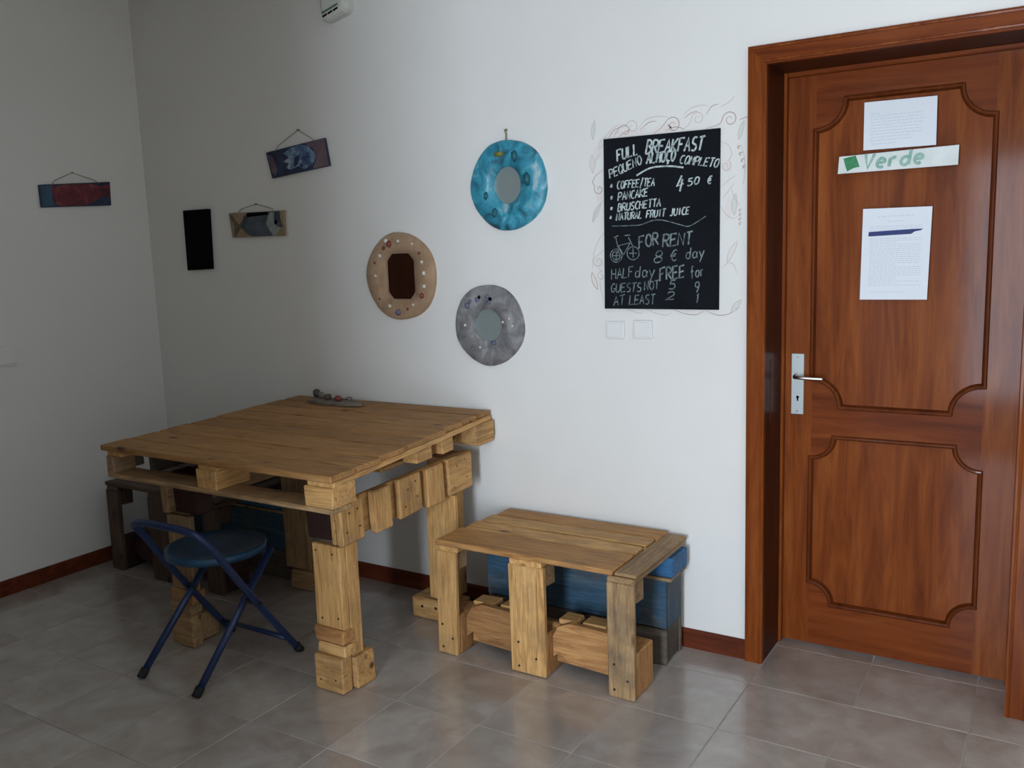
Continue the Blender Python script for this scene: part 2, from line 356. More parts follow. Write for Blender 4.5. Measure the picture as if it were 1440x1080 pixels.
prof = [(-.009, -.001), (-.0085, .005), (-.005, .009), (-.001, .010), (.003, .0075), (.005, .002), (.007, -.003), (.009, -.0105)]
for P_ in (UP, LP):
    c = dedupe(contour(*P_)); c = c[::-1]
    link('moulding', sweep(c, prof, YF), M['mould'], leaf, smooth=False)
# handle
hp = slab('handle_plate', leaf, (.093, .139), (YF-.004, YF), (.880, 1.104), M['steel'], .002); hp['label'] = 'long brushed steel handle plate'
bm = bmesh.new(); tube(bm, [(.114, YF-.003, 1.022), (.114, YF-.032, 1.022)], .009, 12)
tube(bm, smooth_path([(.114, YF-.028, 1.022), (.118, YF-.040, 1.022), (.135, YF-.045, 1.021), (.175, YF-.043, 1.020), (.213, YF-.040, 1.019)], 4), .0065, 10)
lv = link('door_lever', bm, M['bright_steel'], leaf, True); lv['label'] = 'polished steel lever handle'
bm = bmesh.new(); tube(bm, [(.117, YF-.0046, .944), (.117, YF-.0036, .944)], .0055, 10); addbox(bm, (.1145, .1195), (YF-.0046, YF-.0036), (.930, .944)); link('keyhole', bm, M['black'], leaf)
bm = bmesh.new()
for z in (.893, 1.092): tube(bm, [(.116, YF-.006, z), (.116, YF-.0035, z)], .005, 8)
link('screw', bm, M['bright_steel'], leaf)

# ------------------------------------------------------------------ papers and the name board on the door
def text_lines(o, x0, x1, z, mat, y, h=.0024):
    x = x0
    while x < x1:
        l = random.uniform(.006, .018); e = min(x+l, x1); addbox(o, (x, e), (y-.0002, y), (z-h/2, z+h/2)); x = e+.003
def paper(name, corners, label, lines, cat='paper'):
    y0 = YF-.0135 if name != 'x' else 0
    tl, tr, br, bl = corners; bm = bmesh.new(); prism(bm, [tl, tr, br, bl], y0, y0+.0008, 'xz')
    o = link(name, bm, M['paper'], None, mw=centred(bm, ((tl[0]+tr[0])/2, y0, (tl[1]+bl[1])/2)))
    setp(o, label, cat)
    bm = bmesh.new()
    for a, b, z, dk in lines: text_lines(bm, a, b, z, None, y0-.0002)
    link('printed_text', bm, M['ink'], o)['kind'] = 'stuff'; return o, y0
lines = [(.345, .375, 1.916, 0)]
for k in range(9): lines.append((.345, .52-random.uniform(0, .02)-(.04 if k > 6 else 0), 1.908-.0098*k, 0))
lines += [(.350, .425, 1.818, 0)]
paper('notice_paper', [(.325, 1.956), (.547, 1.953), (.548, 1.799), (.325, 1.800)], 'white printed sheet above the whitewashed name board on the wooden door', lines)
lines = [(.378, .490, 1.578, 1), (.408, .458, 1.561, 1)]
z = 1.545
for k in range(30):
    if not (3 <= k <= 5): lines.append((.352, random.choice([.515, .518, .51, .515, .44]), z, 0))
    z -= .0068
lines.append((.358, .468, 1.325, 1))
p2, y0 = paper('house_rules_paper', [(.329, 1.606), (.544, 1.604), (.537, 1.299), (.325, 1.299)], 'tall white printed sheet with dark blue marker bar, lower on the door', lines)
bm = bmesh.new(); prism(bm, [(.349, 1.528), (.485, 1.533), (.518, 1.533), (.512, 1.528), (.494, 1.525), (.482, 1.517), (.348, 1.513)], y0-.0010, y0-.0003, 'xz'); mk = link('marker_bar', bm, M['marker'], p2); mk['label'] = 'dark blue marker bar'
bm = bmesh.new(); prism(bm, [(.249, 1.785), (.616, 1.793), (.615, 1.731), (.245, 1.728)], YF-.020, YF-.0145, 'xz')
sign = setp(link('name_board', bm, M['sign_white'], None, mw=centred(bm, (.43, YF-.017, 1.76))), 'long whitewashed wooden strip lettered Verde in green, fixed to the door between two sheets', 'sign')
bm = bmesh.new(); prism(bm, [(.263, 1.778), (.302, 1.785), (.316, 1.747), (.296, 1.744), (.276, 1.734), (.270, 1.750)], YF-.0212, YF-.020, 'xz'); g_ = link('painted_emblem', bm, M['leaf_green'], sign); g_['label'] = 'green painted square leaf'

# single stroke lettering, drawn on a 4 x 6 grid
def A(cx, cy, rx, ry, a0, a1, n=8): return [(cx+rx*math.cos(math.radians(a0+(a1-a0)*k/n)), cy+ry*math.sin(math.radians(a0+(a1-a0)*k/n))) for k in range(n+1)]
G = {'A': [[(0, 0), (2, 6), (4, 0)], [(.8, 2.2), (3.3, 2.4)]], 'B': [[(0, 0), (.3, 6)], [(0, 6)]+A(1.6, 4.6, 1.7, 1.4, 80, -90)+A(1.7, 1.6, 2, 1.6, 90, -90)+[(0, 0)]],
 'C': [A(2.2, 3, 2.1, 3, 55, 305)], 'D': [[(0, 0), (0, 6)], A(0, 3, 3.8, 3, 90, -90)], 'E': [[(3.6, 6), (0, 5.8), (0, 0), (3.6, .3)], [(0, 3), (3, 3.2)]],
 'F': [[(0, 0), (.2, 6), (3.8, 6.2)], [(0, 3.2), (2.8, 3.4)]], 'G': [A(2.2, 3, 2.1, 3, 55, 350)+[(2.3, 2.6)]], 'H': [[(0, 0), (0, 6)], [(3.6, 0), (3.6, 6)], [(0, 3), (3.6, 3)]],
 'I': [[(2, 0), (2, 6)]], 'J': [[(3, 6), (3, 1.5)]+A(1.6, 1.4, 1.4, 1.4, 0, -150, 5)], 'K': [[(0, 0), (0, 6)], [(3.8, 6.2), (.2, 2.8), (3.8, 0)]], 'L': [[(.3, 6), (0, 0), (3.4, .3)]],
 'M': [[(0, 0), (.4, 6), (2, 2.5), (3.6, 6), (4, 0)]], 'N': [[(0, 0), (0, 6), (3.6, 0), (3.6, 6)]], 'O': [A(2, 3, 2, 3, 90, 450, 12)], 'P': [[(0, 0), (0, 6)], [(0, 6)]+A(1.7, 4.4, 2, 1.6, 90, -90)+[(0, 2.8)]],
 'Q': [A(2, 3, 2, 3, 90, 450, 12), [(2.3, 1.6), (4.2, -.6)]], 'R': [[(0, 0), (0, 6)], [(0, 6)]+A(1.7, 4.5, 2, 1.5, 90, -90)+[(.2, 3)], [(1.4, 3), (4, 0)]],
 'S': [A(2.1, 4.5, 1.7, 1.5, 40, 260)+A(1.9, 1.5, 1.8, 1.5, 85, -140)], 'T': [[(0, 6), (4, 6.3)], [(2, 6), (1.9, 0)]], 'U': [[(0, 6), (0, 2)]+A(1.9, 1.9, 1.9, 1.9, 180, 360)+[(3.8, 6)]],
 'V': [[(0, 6), (1.6, 0), (3.6, 6)]], 'Y': [[(0, 6), (2, 3), (4, 6)], [(2, 3), (2, 0)]], 'Ç': [A(2.2, 3, 2.1, 3, 55, 305), [(2.2, 0), (2.6, -.9), (1.8, -1.6)]],
 '*': [[(1, 2), (3, 4)], [(1, 4), (3, 2)], [(2, 1.6), (2, 4.4)], [(.8, 3), (3.2, 3)]], '/': [[(.8, -1), (3, 7)]], '4': [[(2.6, 6.4), (.2, 1.8), (4.2, 2.6)], [(3.2, 4.8), (2.4, -.8)]],
 '5': [[(3.6, 6), (.8, 6), (.6, 3.5)]+A(1.8, 1.9, 1.9, 1.9, 110, -140)], '0': [A(2, 3, 1.7, 3, 90, 450, 12)], '8': [A(2, 4.5, 1.5, 1.5, -90, 270, 10), A(2, 1.5, 1.9, 1.5, 90, 450, 10)],
 '2': [A(1.9, 4.4, 1.8, 1.6, 160, -40)+[(0, 0), (4, .2)]], '9': [A(2, 4.3, 1.7, 1.7, 0, 360, 10)+[(3.6, 2), (2.4, -.4)]], '1': [[(.8, 4.8), (2.2, 6), (2, 0)]],
 '€': [A(2.6, 3, 1.9, 3, 60, 300), [(0, 3.7), (3.2, 3.8)], [(0, 2.5), (3, 2.6)]],
 'd': [A(1.6, 1.7, 1.6, 1.7, 0, 360, 10), [(3.2, 6), (3.2, 0)]], 'a': [A(1.7, 1.8, 1.6, 1.8, 0, 360, 10), [(3.4, 3.5), (3.4, 1), (4, 0)]], 'y': [[(0, 3.6), (1.8, .6)], [(3.6, 3.8), (1.2, -2.4)]],
 'f': [A(2.8, 4.8, 1.2, 1.2, 50, 180, 5)+[(1.6, -.4)], [(.2, 3.2), (3.4, 3.4)]], 'o': [A(1.9, 1.8, 1.8, 1.8, 90, 450, 10)], 'r': [[(.4, 3.6), (.4, 0)], A(2, 2, 1.6, 1.6, 170, 60, 5)],
 'e': [[(.3, 1.9), (3.4, 2.1)]+A(1.9, 1.9, 1.6, 1.9, 10, 310, 9)], ' ': []}
def write(bm, s, xa, za, xb, zb, h, wd, y, slant=.12, wob=.12):
    L = math.hypot(xb-xa, zb-za); ux, uz = (xb-xa)/L, (zb-za)/L; adv = L/len(s)
    for i, ch in enumerate(s):
        ex = xa+ux*adv*i; ez = za+uz*adv*i; sx = adv*.80/4; sz = h/6
        for stt in G[ch]:
            pts = []
            for (a, b) in stt:
                a += random.uniform(-wob, wob)+b*slant; b += random.uniform(-wob, wob)
                pts.append((ex+ux*a*sx-uz*b*sz, ez+uz*a*sx+ux*b*sz*1.0))
            ribbon(bm, pts, wd, y)
bm = bmesh.new(); write(bm, 'Verde', .328, 1.738, .520, 1.745, .047, .0105, YF-.0206, .2, .06); gl = link('painted_lettering', bm, M['pale_green'], sign); gl['label'] = 'pale green handwritten Verde'

# ------------------------------------------------------------------ blackboard and the painted scrolls round it
YB = -.012
bm = bmesh.new(); prism(bm, [(-.535, 1.897), (-.098, 1.894), (-.103, 1.277), (-.542, 1.279)], YB, -.001, 'xz')
board_o = setp(link('chalkboard', bm, M['slate'], None, mw=centred(bm, (-.32, -.006, 1.587))), 'tall black menu chalkboard covered with white chalk writing, left of the door', 'chalkboard')
TX = [('FULL',-.481,1.814,-.394,1.834,.035),('BREAKFAST',-.370,1.832,-.154,1.826,.042),('PEQUENO',-.511,1.755,-.381,1.799,.028),('ALMOÇO',-.367,1.797,-.257,1.799,.033),('COMPLETO',-.244,1.788,-.103,1.763,.027),
('* COFFEE/TEA',-.514,1.715,-.335,1.718,.025),('4',-.255,1.696,-.226,1.699,.042),('50',-.216,1.708,-.167,1.715,.022),('€',-.144,1.711,-.123,1.712,.024),('* PANCAKE',-.515,1.671,-.360,1.683,.026),('* BRUSCHETTA',-.516,1.633,-.312,1.645,.025),('* NATURAL FRUIT JUICE',-.519,1.602,-.206,1.612,.023)]
TX2 = [('FOR',-.399,1.497,-.318,1.512,.043),('RENT',-.308,1.502,-.193,1.508,.043),('8',-.344,1.445,-.305,1.446,.043),('€',-.281,1.451,-.249,1.453,.038),('day',-.222,1.457,-.149,1.460,.038),('HALF',-.512,1.388,-.420,1.397,.036),('day',-.417,1.394,-.336,1.396,.040),('FREE',-.320,1.380,-.220,1.392,.044),('for',-.204,1.389,-.149,1.396,.040),
('GUESTS',-.516,1.340,-.390,1.342,.032),('NOT',-.381,1.347,-.320,1.352,.031),('5',-.287,1.349,-.255,1.352,.031),('9',-.191,1.341,-.170,1.341,.035),('AT',-.505,1.290,-.456,1.295,.034),('LEAST',-.441,1.293,-.337,1.298,.034),('2',-.298,1.311,-.260,1.314,.028),('1',-.186,1.301,-.170,1.301,.035)]
def sm2(p, n=6): return [(v.x, v.y) for v in smooth_path([(a[0], a[1], 0) for a in p], n)]
bm = bmesh.new()
for s, a, b, c, d, h in TX:
    wb = bmesh.new(); write(wb, s, a, b, c, d, h*1.08, .0066 if h > .03 else .0048, YB-.0006, .28, .18); link('chalk_word', wb, M['chalk'], board_o)
ribbon(bm, sm2([(-.406, 1.758), (-.351, 1.781), (-.284, 1.782), (-.228, 1.773)]), .006, YB-.0006)
link('chalk_underline', bm, M['chalk'], board_o)
for s, a, b, c, d, h in TX2:
    wb = bmesh.new(); write(wb, s, a, b, c, d, h, .0062 if s in ('FOR', 'RENT', 'FREE') else .0040, YB-.0006, .2, .2); link('chalk_word', wb, M['chalk_dim'], board_o)
bm = bmesh.new()
ribbon(bm, sm2([(-.507, 1.583), (-.44, 1.582), (-.393, 1.583), (-.346, 1.596), (-.304, 1.595), (-.245, 1.578), (-.211, 1.57), (-.177, 1.585), (-.147, 1.602)]), .0032, YB-.0006)
link('chalk_line', bm, M['chalk_dim'], board_o)
bm = bmesh.new()
for p in [[(-.5, 1.539), (-.496, 1.542), (-.481, 1.548)], [(-.491, 1.539), (-.482, 1.498), (-.490, 1.475)], [(-.482, 1.511), (-.434, 1.52)], [(-.434, 1.52), (-.462, 1.477)], [(-.462, 1.477), (-.482, 1.511)], [(-.441, 1.54), (-.423, 1.506), (-.423, 1.481)], [(-.457, 1.547), (-.433, 1.548)],
          A(-.491, 1.475, .024, .024, 0, 360, 18), A(-.423, 1.482, .024, .024, 0, 360, 18), A(-.491, 1.475, .016, .016, 0, 360, 12), [(-.507, 1.475), (-.475, 1.475)], [(-.491, 1.459), (-.491, 1.491)], [(-.438, 1.482), (-.408, 1.482)], [(-.423, 1.466), (-.423, 1.498)]]: ribbon(bm, p, .0032, YB-.0006)
o = link('chalk_bicycle', bm, M['chalk_dim'], board_o); o['label'] = 'chalk drawing of a bicycle'
# scroll painting on the wall
def spiral(cx, cz, r, a0, turns, d=1, n=22): return [(cx+r*(1-.82*k/n)*math.cos(math.radians(a0+d*360*turns*k/n)), cz+r*(1-.82*k/n)*math.sin(math.radians(a0+d*360*turns*k/n))) for k in range(n+1)]
YW = -.0006
mural = empty('painted_scroll_border', (-.32, 0, 1.25), 'faint peach and rust scrollwork painted on the wall around the chalkboard', 'wall painting')
lines1 = bmesh.new(); lines2 = bmesh.new(); ws = bmesh.new(); ws2 = bmesh.new()
def sc(bm, cx, cz, r, a0, turns, d, tail): ribbon(bm, sm2([(a, b) for a, b in tail])[:-1]+spiral(cx, cz, r, a0, turns, d), .0026, YW, True)
sc(lines2, -.066, 1.921, .028, 180, 1.5, -1, [(-.150, 1.899), (-.115, 1.905), (-.098, 1.912)])
sc(lines2, -.270, 1.922, .030, 150, 1.4, -1, [(-.345, 1.899), (-.318, 1.915), (-.300, 1.932)])
sc(lines1, -.180, 1.935, .024, 180, 1.5, -1, [(-.240, 1.902), (-.215, 1.915), (-.204, 1.930)])
sc(lines1, -.425, 1.930, .026, 170, 1.3, -1, [(-.520, 1.903), (-.480, 1.930), (-.452, 1.936)])
sc(lines2, -.455, 1.918, .028, 170, .9, -1, [(-.500, 1.902), (-.490, 1.916)])
sc(lines1, -.080, 1.768, .020, 60, 1.4, -1, [(-.098, 1.850), (-.070, 1.835), (-.058, 1.80)])
for p in ([(-.398, 1.925), (-.375, 1.950), (-.335, 1.958), (-.290, 1.952)], [(-.395, 1.918), (-.360, 1.940), (-.330, 1.942)], [(-.235, 1.950), (-.205, 1.972), (-.165, 1.978), (-.140, 1.972)], [(-.230, 1.940), (-.205, 1.956), (-.180, 1.960)],
          [(-.150, 1.945), (-.13, 1.97), (-.105, 1.975)], [(-.034, 1.915), (-.012, 1.922), (-.002, 1.920)], [(-.540, 1.900), (-.522, 1.915), (-.500, 1.935), (-.470, 1.945)], [(-.52, 1.90), (-.50, 1.925), (-.475, 1.935)], [(-.48, 1.90), (-.45, 1.918), (-.43, 1.92)],
          [(-.10, 1.965), (-.08, 1.972), (-.06, 1.985), (-.05, 1.995)], [(-.30, 1.905), (-.26, 1.915), (-.23, 1.905)]):
    ribbon(lines1 if len(p) > 3 else lines2, sm2(p), .0024, YW, True)
def leafo(bm, x, z, l, wd, a, fill=None):
    ca, sa = math.cos(a), math.sin(a); pts = []
    for k in range(11):
        t = k/10; pts.append((t*l, wd*math.sin(PI*t)**.8))
    for k in range(9, 0, -1):
        t = k/10; pts.append((t*l, -wd*.5*math.sin(PI*t)))
    P_ = [(x+p[0]*ca-p[1]*sa, z+p[0]*sa+p[1]*ca) for p in pts]; ribbon(bm, P_+[P_[0]], .002, YW, False)
    if fill is not None:
        v = [fill.verts.new((p[0], -.0003, p[1])) for p in P_]; fill.faces.new(v)
leafo(lines1, -.583, 1.900, .070, .010, 1.45, ws2); leafo(lines1, -.035, 1.850, .065, .010, 1.3, ws2); leafo(lines1, -.560, 1.865, .05, .012, .9, ws)
# left band
sc(lines2, -.562, 1.720, .020, 150, 1.2, 1, [(-.545, 1.79), (-.575, 1.77), (-.590, 1.745)])
sc(lines1, -.570, 1.455, .024, 90, 1.4, 1, [(-.546, 1.50), (-.555, 1.49)])
sc(lines1, -.560, 1.400, .018, 70, 1.2, 1, [(-.575, 1.432), (-.568, 1.428)])
leafo(lines1, -.590, 1.600, .08, .012, 1.1, ws2); leafo(lines1, -.585, 1.78, .07, .012, 1.6, ws); leafo(lines2, -.575, 1.350, .07, .012, 1.9, ws)
for p in ([(-.545, 1.68), (-.575, 1.64), (-.592, 1.60)], [(-.545, 1.56), (-.57, 1.53), (-.59, 1.48), (-.595, 1.43)], [(-.548, 1.40), (-.565, 1.38), (-.56, 1.34), (-.55, 1.31)], [(-.55, 1.85), (-.572, 1.83), (-.575, 1.80)]): ribbon(lines1, sm2(p), .0022, YW, True)
# right band
for p in ([(-.095, 1.70), (-.07, 1.72), (-.045, 1.735)], [(-.092, 1.66), (-.07, 1.685), (-.05, 1.71)], [(-.095, 1.63), (-.08, 1.605), (-.055, 1.59), (-.04, 1.595)], [(-.06, 1.69), (-.05, 1.66), (-.03, 1.63)], [(-.095, 1.42), (-.07, 1.44), (-.05, 1.43), (-.04, 1.40)], [(-.028, 1.83), (-.018, 1.80), (-.014, 1.75), (-.02, 1.70)]): ribbon(lines1, sm2(p), .0022, YW, True)
leafo(lines1, -.05, 1.60, .075, .012, 1.5, ws2); leafo(lines1, -.075, 1.44, .08, .012, 1.1, ws); leafo(lines1, -.06, 1.265, .06, .012, .9, ws2)
for k in range(4): ribbon(lines2, spiral(-.035+.006*k, 1.825-.022*k, .007, 40, .8, 1, 8), .003, YW)
for k in range(4): ribbon(lines2, spiral(-.030, 1.615-.015*k, .006, 40, .8, 1, 8), .0022, YW)
# bottom band
for p in ([(-.46, 1.277), (-.43, 1.268), (-.40, 1.262), (-.39, 1.272)], [(-.38, 1.277), (-.34, 1.262), (-.30, 1.256), (-.28, 1.266)], [(-.27, 1.275), (-.23, 1.262), (-.19, 1.258), (-.16, 1.27)], [(-.15, 1.272), (-.11, 1.258), (-.07, 1.262), (-.03, 1.285)]): ribbon(lines1 if p[0][0] < -.3 else lines2, sm2(p), .0024, YW, True)
def blob(bm, cx, cz, rx, rz, n=18):
    ph = random.random()*6; bm.faces.new([bm.verts.new((cx+rx*(1+.2*math.sin(3*a+ph))*math.cos(a), -.0002, cz+rz*(1+.2*math.cos(2*a+ph))*math.sin(a))) for a in [2*PI*k/n for k in range(n)]])
for c in ((-.43, 1.913, .06, .014), (-.31, 1.91, .045, .016), (-.27, 1.925, .02, .016), (-.57, 1.45, .018, .022), (-.562, 1.70, .012, .03), (-.075, 1.765, .014, .02), (-.07, 1.625, .014, .03), (-.565, 1.85, .012, .03)): blob(ws, *c)
def islands(bm, name, mat):
    seen = set(); bm.faces.ensure_lookup_table()
    for f0 in bm.faces:
        if f0 in seen: continue
        st_ = [f0]; isl = []; seen.add(f0)
        while st_:
            f = st_.pop(); isl.append(f)
            for v in f.verts:
                for g in v.link_faces:
                    if g not in seen: seen.add(g); st_.append(g)
        nb = bmesh.new(); mp = {}
        for f in isl: nb.faces.new([mp.setdefault(v, None) or mp.__setitem__(v, nb.verts.new(v.co)) or mp[v] for v in f.verts])
        link(name, nb, mat, mural)
    bm.free()
islands(ws, 'painted_wash', M['wash']); islands(ws2, 'painted_leaf', M['wash2']); islands(lines1, 'painted_scroll', M['peach']); islands(lines2, 'painted_scroll', M['rust'])

# ------------------------------------------------------------------ blank wall plates
def plate(x0, x1, z0, z1, label, grp):
    t = empty('blank_wall_plate', ((x0+x1)/2, 0, z0), label, 'wall plate', grp)
    slab('plate_frame', t, (x0, x1), (-.009, 0), (z0, z1), M['plastic'], .003)
    slab('plate_cover', t, (x0+.007, x1-.007), (-.0115, -.008), (z0+.007, z1-.007), M['plastic'], .0015)
    return t
plate(-.541, -.465, 1.165, 1.231, 'left one of two square white blank plates below the chalkboard', 'blank plates below the chalkboard')
plate(-.430, -.354, 1.168, 1.237, 'right one of two square white blank plates below the chalkboard', 'blank plates below the chalkboard')
t = empty('blank_wall_plate', (XL, -.85, 1.15), 'white blank wall plate on the left wall at the photo edge', 'wall plate')
slab('plate_frame', t, (XL, XL+.012), (-.93, -.775), (1.06, 1.150), M['wall'], .002); slab('plate_cover', t, (XL+.010, XL+.015), (-.92, -.785), (1.068, 1.142), M['wall'], .0015)

# ------------------------------------------------------------------ wall alarm sounder near the ceiling
t = empty('wall_alarm_unit', (-1.78, 0, 2.5), 'white wall alarm unit with slanting vented underside, high on the back wall', 'alarm')
bm = bmesh.new()
def ring(y, sx, sz, dz):
    pts = [(-1, .95), (-.9, 1), (.9, 1), (1, .95), (1, -.62), (.93, -.80), (.75, -.92), (-.55, -1.15), (-.72, -1.12), (-.8, -.95)]
    return [bm.verts.new((-1.775+p[0]*sx, y, 2.615+dz+p[1]*sz)) for p in pts]
rs = [ring(0, .080, .100, 0), ring(-.035, .080, .100, 0), ring(-.052, .074, .094, 0), ring(-.060, .060, .080, 0)]
for a, b in zip(rs, rs[1:]):
    for k in range(10): bm.faces.new((a[k], a[(k+1) % 10], b[(k+1) % 10], b[k]))
bm.faces.new(rs[0][::-1]); bm.faces.new(rs[-1]); link('housing', bm, M['plastic_old'], t)
bm = bmesh.new()
for k in range(3): prism(bm, [(-1.822+k*.031, 2.515+k*.008), (-1.822+k*.031+.024, 2.522+k*.008), (-1.822+k*.031+.024, 2.528+k*.008), (-1.822+k*.031, 2.521+k*.008)], -.0635, -.059, 'xz')
link('vent', bm, M['black'], t)
bm = bmesh.new(); prism(bm, [(-1.825, 2.529), (-1.735, 2.553), (-1.735, 2.560), (-1.825, 2.537)], -.063, -.059, 'xz'); link('indicator_strip', bm, M['led'], t)
bm = bmesh.new()
for k in range(4): addbox(bm, (-1.82+k*.02, -1.81+k*.02), (-.062, -.059), (2.64, 2.646))
link('vent', bm, M['black'], t)

# ------------------------------------------------------------------ black panel
bm = bmesh.new(); prism(bm, [(-2.884, 1.761), (-2.698, 1.760), (-2.709, 1.465), (-2.888, 1.461)], -.022, 0, 'xz'); bmesh.ops.bevel(bm, geom=list(bm.edges), offset=.002, segments=1, affect='EDGES')
setp(link('black_wall_panel', bm, M['black'], None, mw=centred(bm, (-2.795, -.01, 1.61))), 'plain upright matt black panel on the back wall near the room corner', 'wall panel')

# ------------------------------------------------------------------ painted fish planks
def plank_sign(name, corners, apex, label, grp, mats, shapes, left=False):
    """corners tl tr br bl in wall coordinates (x,z), or (y,z) on the left wall"""
    cx = sum(c[0] for c in corners)/4; cz = sum(c[1] for c in corners)/4; th = .016
    pl = 'yz' if left else 'xz'; d = (lambda a: XL+a) if left else (lambda a: -a)
    t = empty(name, ((XL, cx, cz) if left else (cx, 0, cz)), label, 'painted plank', grp)
    bm = bmesh.new(); prism(bm, corners, d(.004), d(th), pl); bmesh.ops.bevel(bm, geom=list(bm.edges), offset=.002, segments=1, affect='EDGES'); link('plank', bm, mats, t)
    tl, tr, br, bl = [Vector(c) for c in corners]
    def uv(u, v): a = tl.lerp(tr, u); b = bl.lerp(br, u); return tuple(a.lerp(b, v))
    for i, (nm, pts, mt) in enumerate(shapes):
        bm = bmesh.new(); prism(bm, [uv(*p) for p in pts], d(th-.0005), d(th+.0007+.0006*i), pl); bmesh.ops.triangulate(bm, faces=[f for f in bm.faces if len(f.verts) > 4]); link(nm, bm, mt, t)
    P3 = (lambda p, a: (XL+a, p[0], p[1])) if left else (lambda p, a: (p[0], -a, p[1]))
    bm = bmesh.new(); tube(bm, [P3(uv(.17, .04), th+.001), P3(uv(.22, -.15), .008), P3(apex, .008), P3(uv(.78, -.10), .008), P3(uv(.83, .04), th+.001)], .0016, 6); link('hanging_string', bm, M['rope'], t)
    bm = bmesh.new(); tube(bm, [P3(apex, 0), P3(apex, .014)], .0025, 8); link('nail', bm, M['nail'], t)
    return t
def ell(cx, cy, rx, ry, n=20, a0=0, a1=360): return [(cx+rx*math.cos(math.radians(a0+(a1-a0)*k/n)), cy+ry*math.sin(math.radians(a0+(a1-a0)*k/n))) for k in range(n if a1-a0 == 360 else n+1)]
plank_sign('painted_fish_plank', [(-.583, 1.884), (-.213, 1.914), (-.218, 1.798), (-.582, 1.780)], (-.406, 1.949), 'plank painted with a red fish on blue, hanging on the left wall', 'fish planks',
    M['fish_navy'], [('painted_patch', [(.01, .05), (.17, .05), (.17, .96), (.01, .95)], M['fish_bluebg']),
    ('painted_fish', [(.16, .10), (.35, .05), (.70, .05), (.86, .18), (.99, .10), (.99, .70), (.86, .62), (.70, .85), (.60, .96), (.25, .96), (.16, .80)], M['fish_red'])], True)
plank_sign('painted_fish_plank', [(-2.271, 1.995), (-1.897, 2.028), (-1.877, 1.906), (-2.242, 1.876)], (-2.062, 2.078), 'tilted plank painted with a pale blue fish, highest of the fish planks', 'fish planks',
    M['fish_navy'], [('painted_patch', [(.66, .02), (.99, .02), (.985, .98), (.72, .98), (.82, .62), (.78, .25)], M['plum']), ('painted_patch', [(.03, .12), (.10, .2), (.13, .7), (.08, .95), (.03, .8)], M['plum']),
    ('painted_fish', [(.30, .20), (.42, .06), (.60, .03), (.72, .14), (.79, .40), (.81, .60), (.74, .82), (.58, .93), (.50, .78), (.36, .84), (.28, .74), (.36, .60), (.25, .50), (.38, .40)], M['fish_pale']),
    ('painted_fin', [(.46, .45), (.56, .38), (.50, .70), (.42, .78)], M['fish_navy']), ('painted_eye', ell(.55, .78, .022, .07, 12), M['fish_navy'])])
plank_sign('painted_fish_plank', [(-2.555, 1.731), (-2.178, 1.726), (-2.185, 1.611), (-2.543, 1.614)], (-2.368, 1.765), 'ochre plank painted with a slate grey fish, right of the black panel', 'fish planks',
    M['ochre'], [('painted_tail', [(.01, .06), (.06, .10), (.17, .48), (.24, .35), (.27, .60), (.18, .66), (.09, .97), (.04, .95), (.08, .55)], M['fish_tail']),
    ('painted_fish', [(.20, .55), (.28, .15), (.36, .02), (.92, .02), (.93, .30), (.97, .60), (.88, .85), (.76, .98), (.40, .98), (.28, .85)], M['fish_grey']),
    ('painted_fin', [(.34, .03), (.72, .03), (.72, .14), (.33, .2)], M['black']),
    ('painted_head', [(.76, .05), (.83, .04), (.82, .30), (.86, .60), (.95, .70), (.88, .88), (.80, .98), (.72, .70), (.68, .50), (.72, .20)], M['fish_head']), ('painted_eye', ell(.855, .45, .028, .10, 12), M['black'])])

# ------------------------------------------------------------------ round mirrors
def round_mirror(name, cx, cz, ro, ri_pts, label, mat, mirror, n=48, squash=1.0, th=.022):
    t = empty(name, (cx, 0, cz), label, 'mirror', 'round handmade mirrors')
    bm = bmesh.new(); N = n
    def rpt(k, r): a = 2*PI*k/N; return (cx+r*math.cos(a)*squash, cz+r*math.sin(a))
    def ipt(k):
        a = 2*PI*k/N; return (cx+ri_pts(a)*math.cos(a), cz+ri_pts(a)*math.sin(a))
    loops = []
    wob = [1+.012*math.sin(5*2*PI*k/N+cx*9)+random.uniform(-.004, .004) for k in range(N)]
    for r, y in ((1, 0), (1, -th*.7), (.965, -th), (.5, -th*1.01)):
        ring_ = []
        for k in range(N):
            ox, oz = rpt(k, ro*wob[k]); ix, iz = ipt(k)
            if r >= .96: x, z = cx+(ox-cx)*r, cz+(oz-cz)*r
            else: x, z = (ox+ix)/2, (oz+iz)/2
            ring_.append(bm.verts.new((x, y, z)))
        loops.append(ring_)
    loops.append([bm.verts.new((ipt(k)[0], -th*.95, ipt(k)[1])) for k in range(N)])
    loops.append([bm.verts.new((ipt(k)[0], -.006, ipt(k)[1])) for k in range(N)])
    for a, b in zip(loops, loops[1:]):
        for k in range(N): bm.faces.new((a[k], a[(k+1) % N], b[(k+1) % N], b[k]))
    link('frame', bm, mat, t, True, mw=centred(bm, (cx, -.01, cz)))
    bm = bmesh.new(); bm.faces.new([bm.verts.new((cx+(ipt(k)[0]-cx)*1.03, -.0075, cz+(ipt(k)[1]-cz)*1.03)) for k in range(N)]); link('mirror_glass', bm, mirror, t)
    return t
def bead(t, x, z, r, mat, nm='shell', y=-.024, sx=1, sz=1):
    bm = bmesh.new(); bmesh.ops.create_icosphere(bm, subdivisions=1, radius=r)
    for v in bm.verts: v.co.y *= .6; v.co.x *= sx; v.co.z *= sz
    return link(nm, bm, mat, t, True, mw=Matrix.Translation((x, y, z)) @ Matrix.Rotation(random.uniform(-.6, .6), 4, 'Y'))
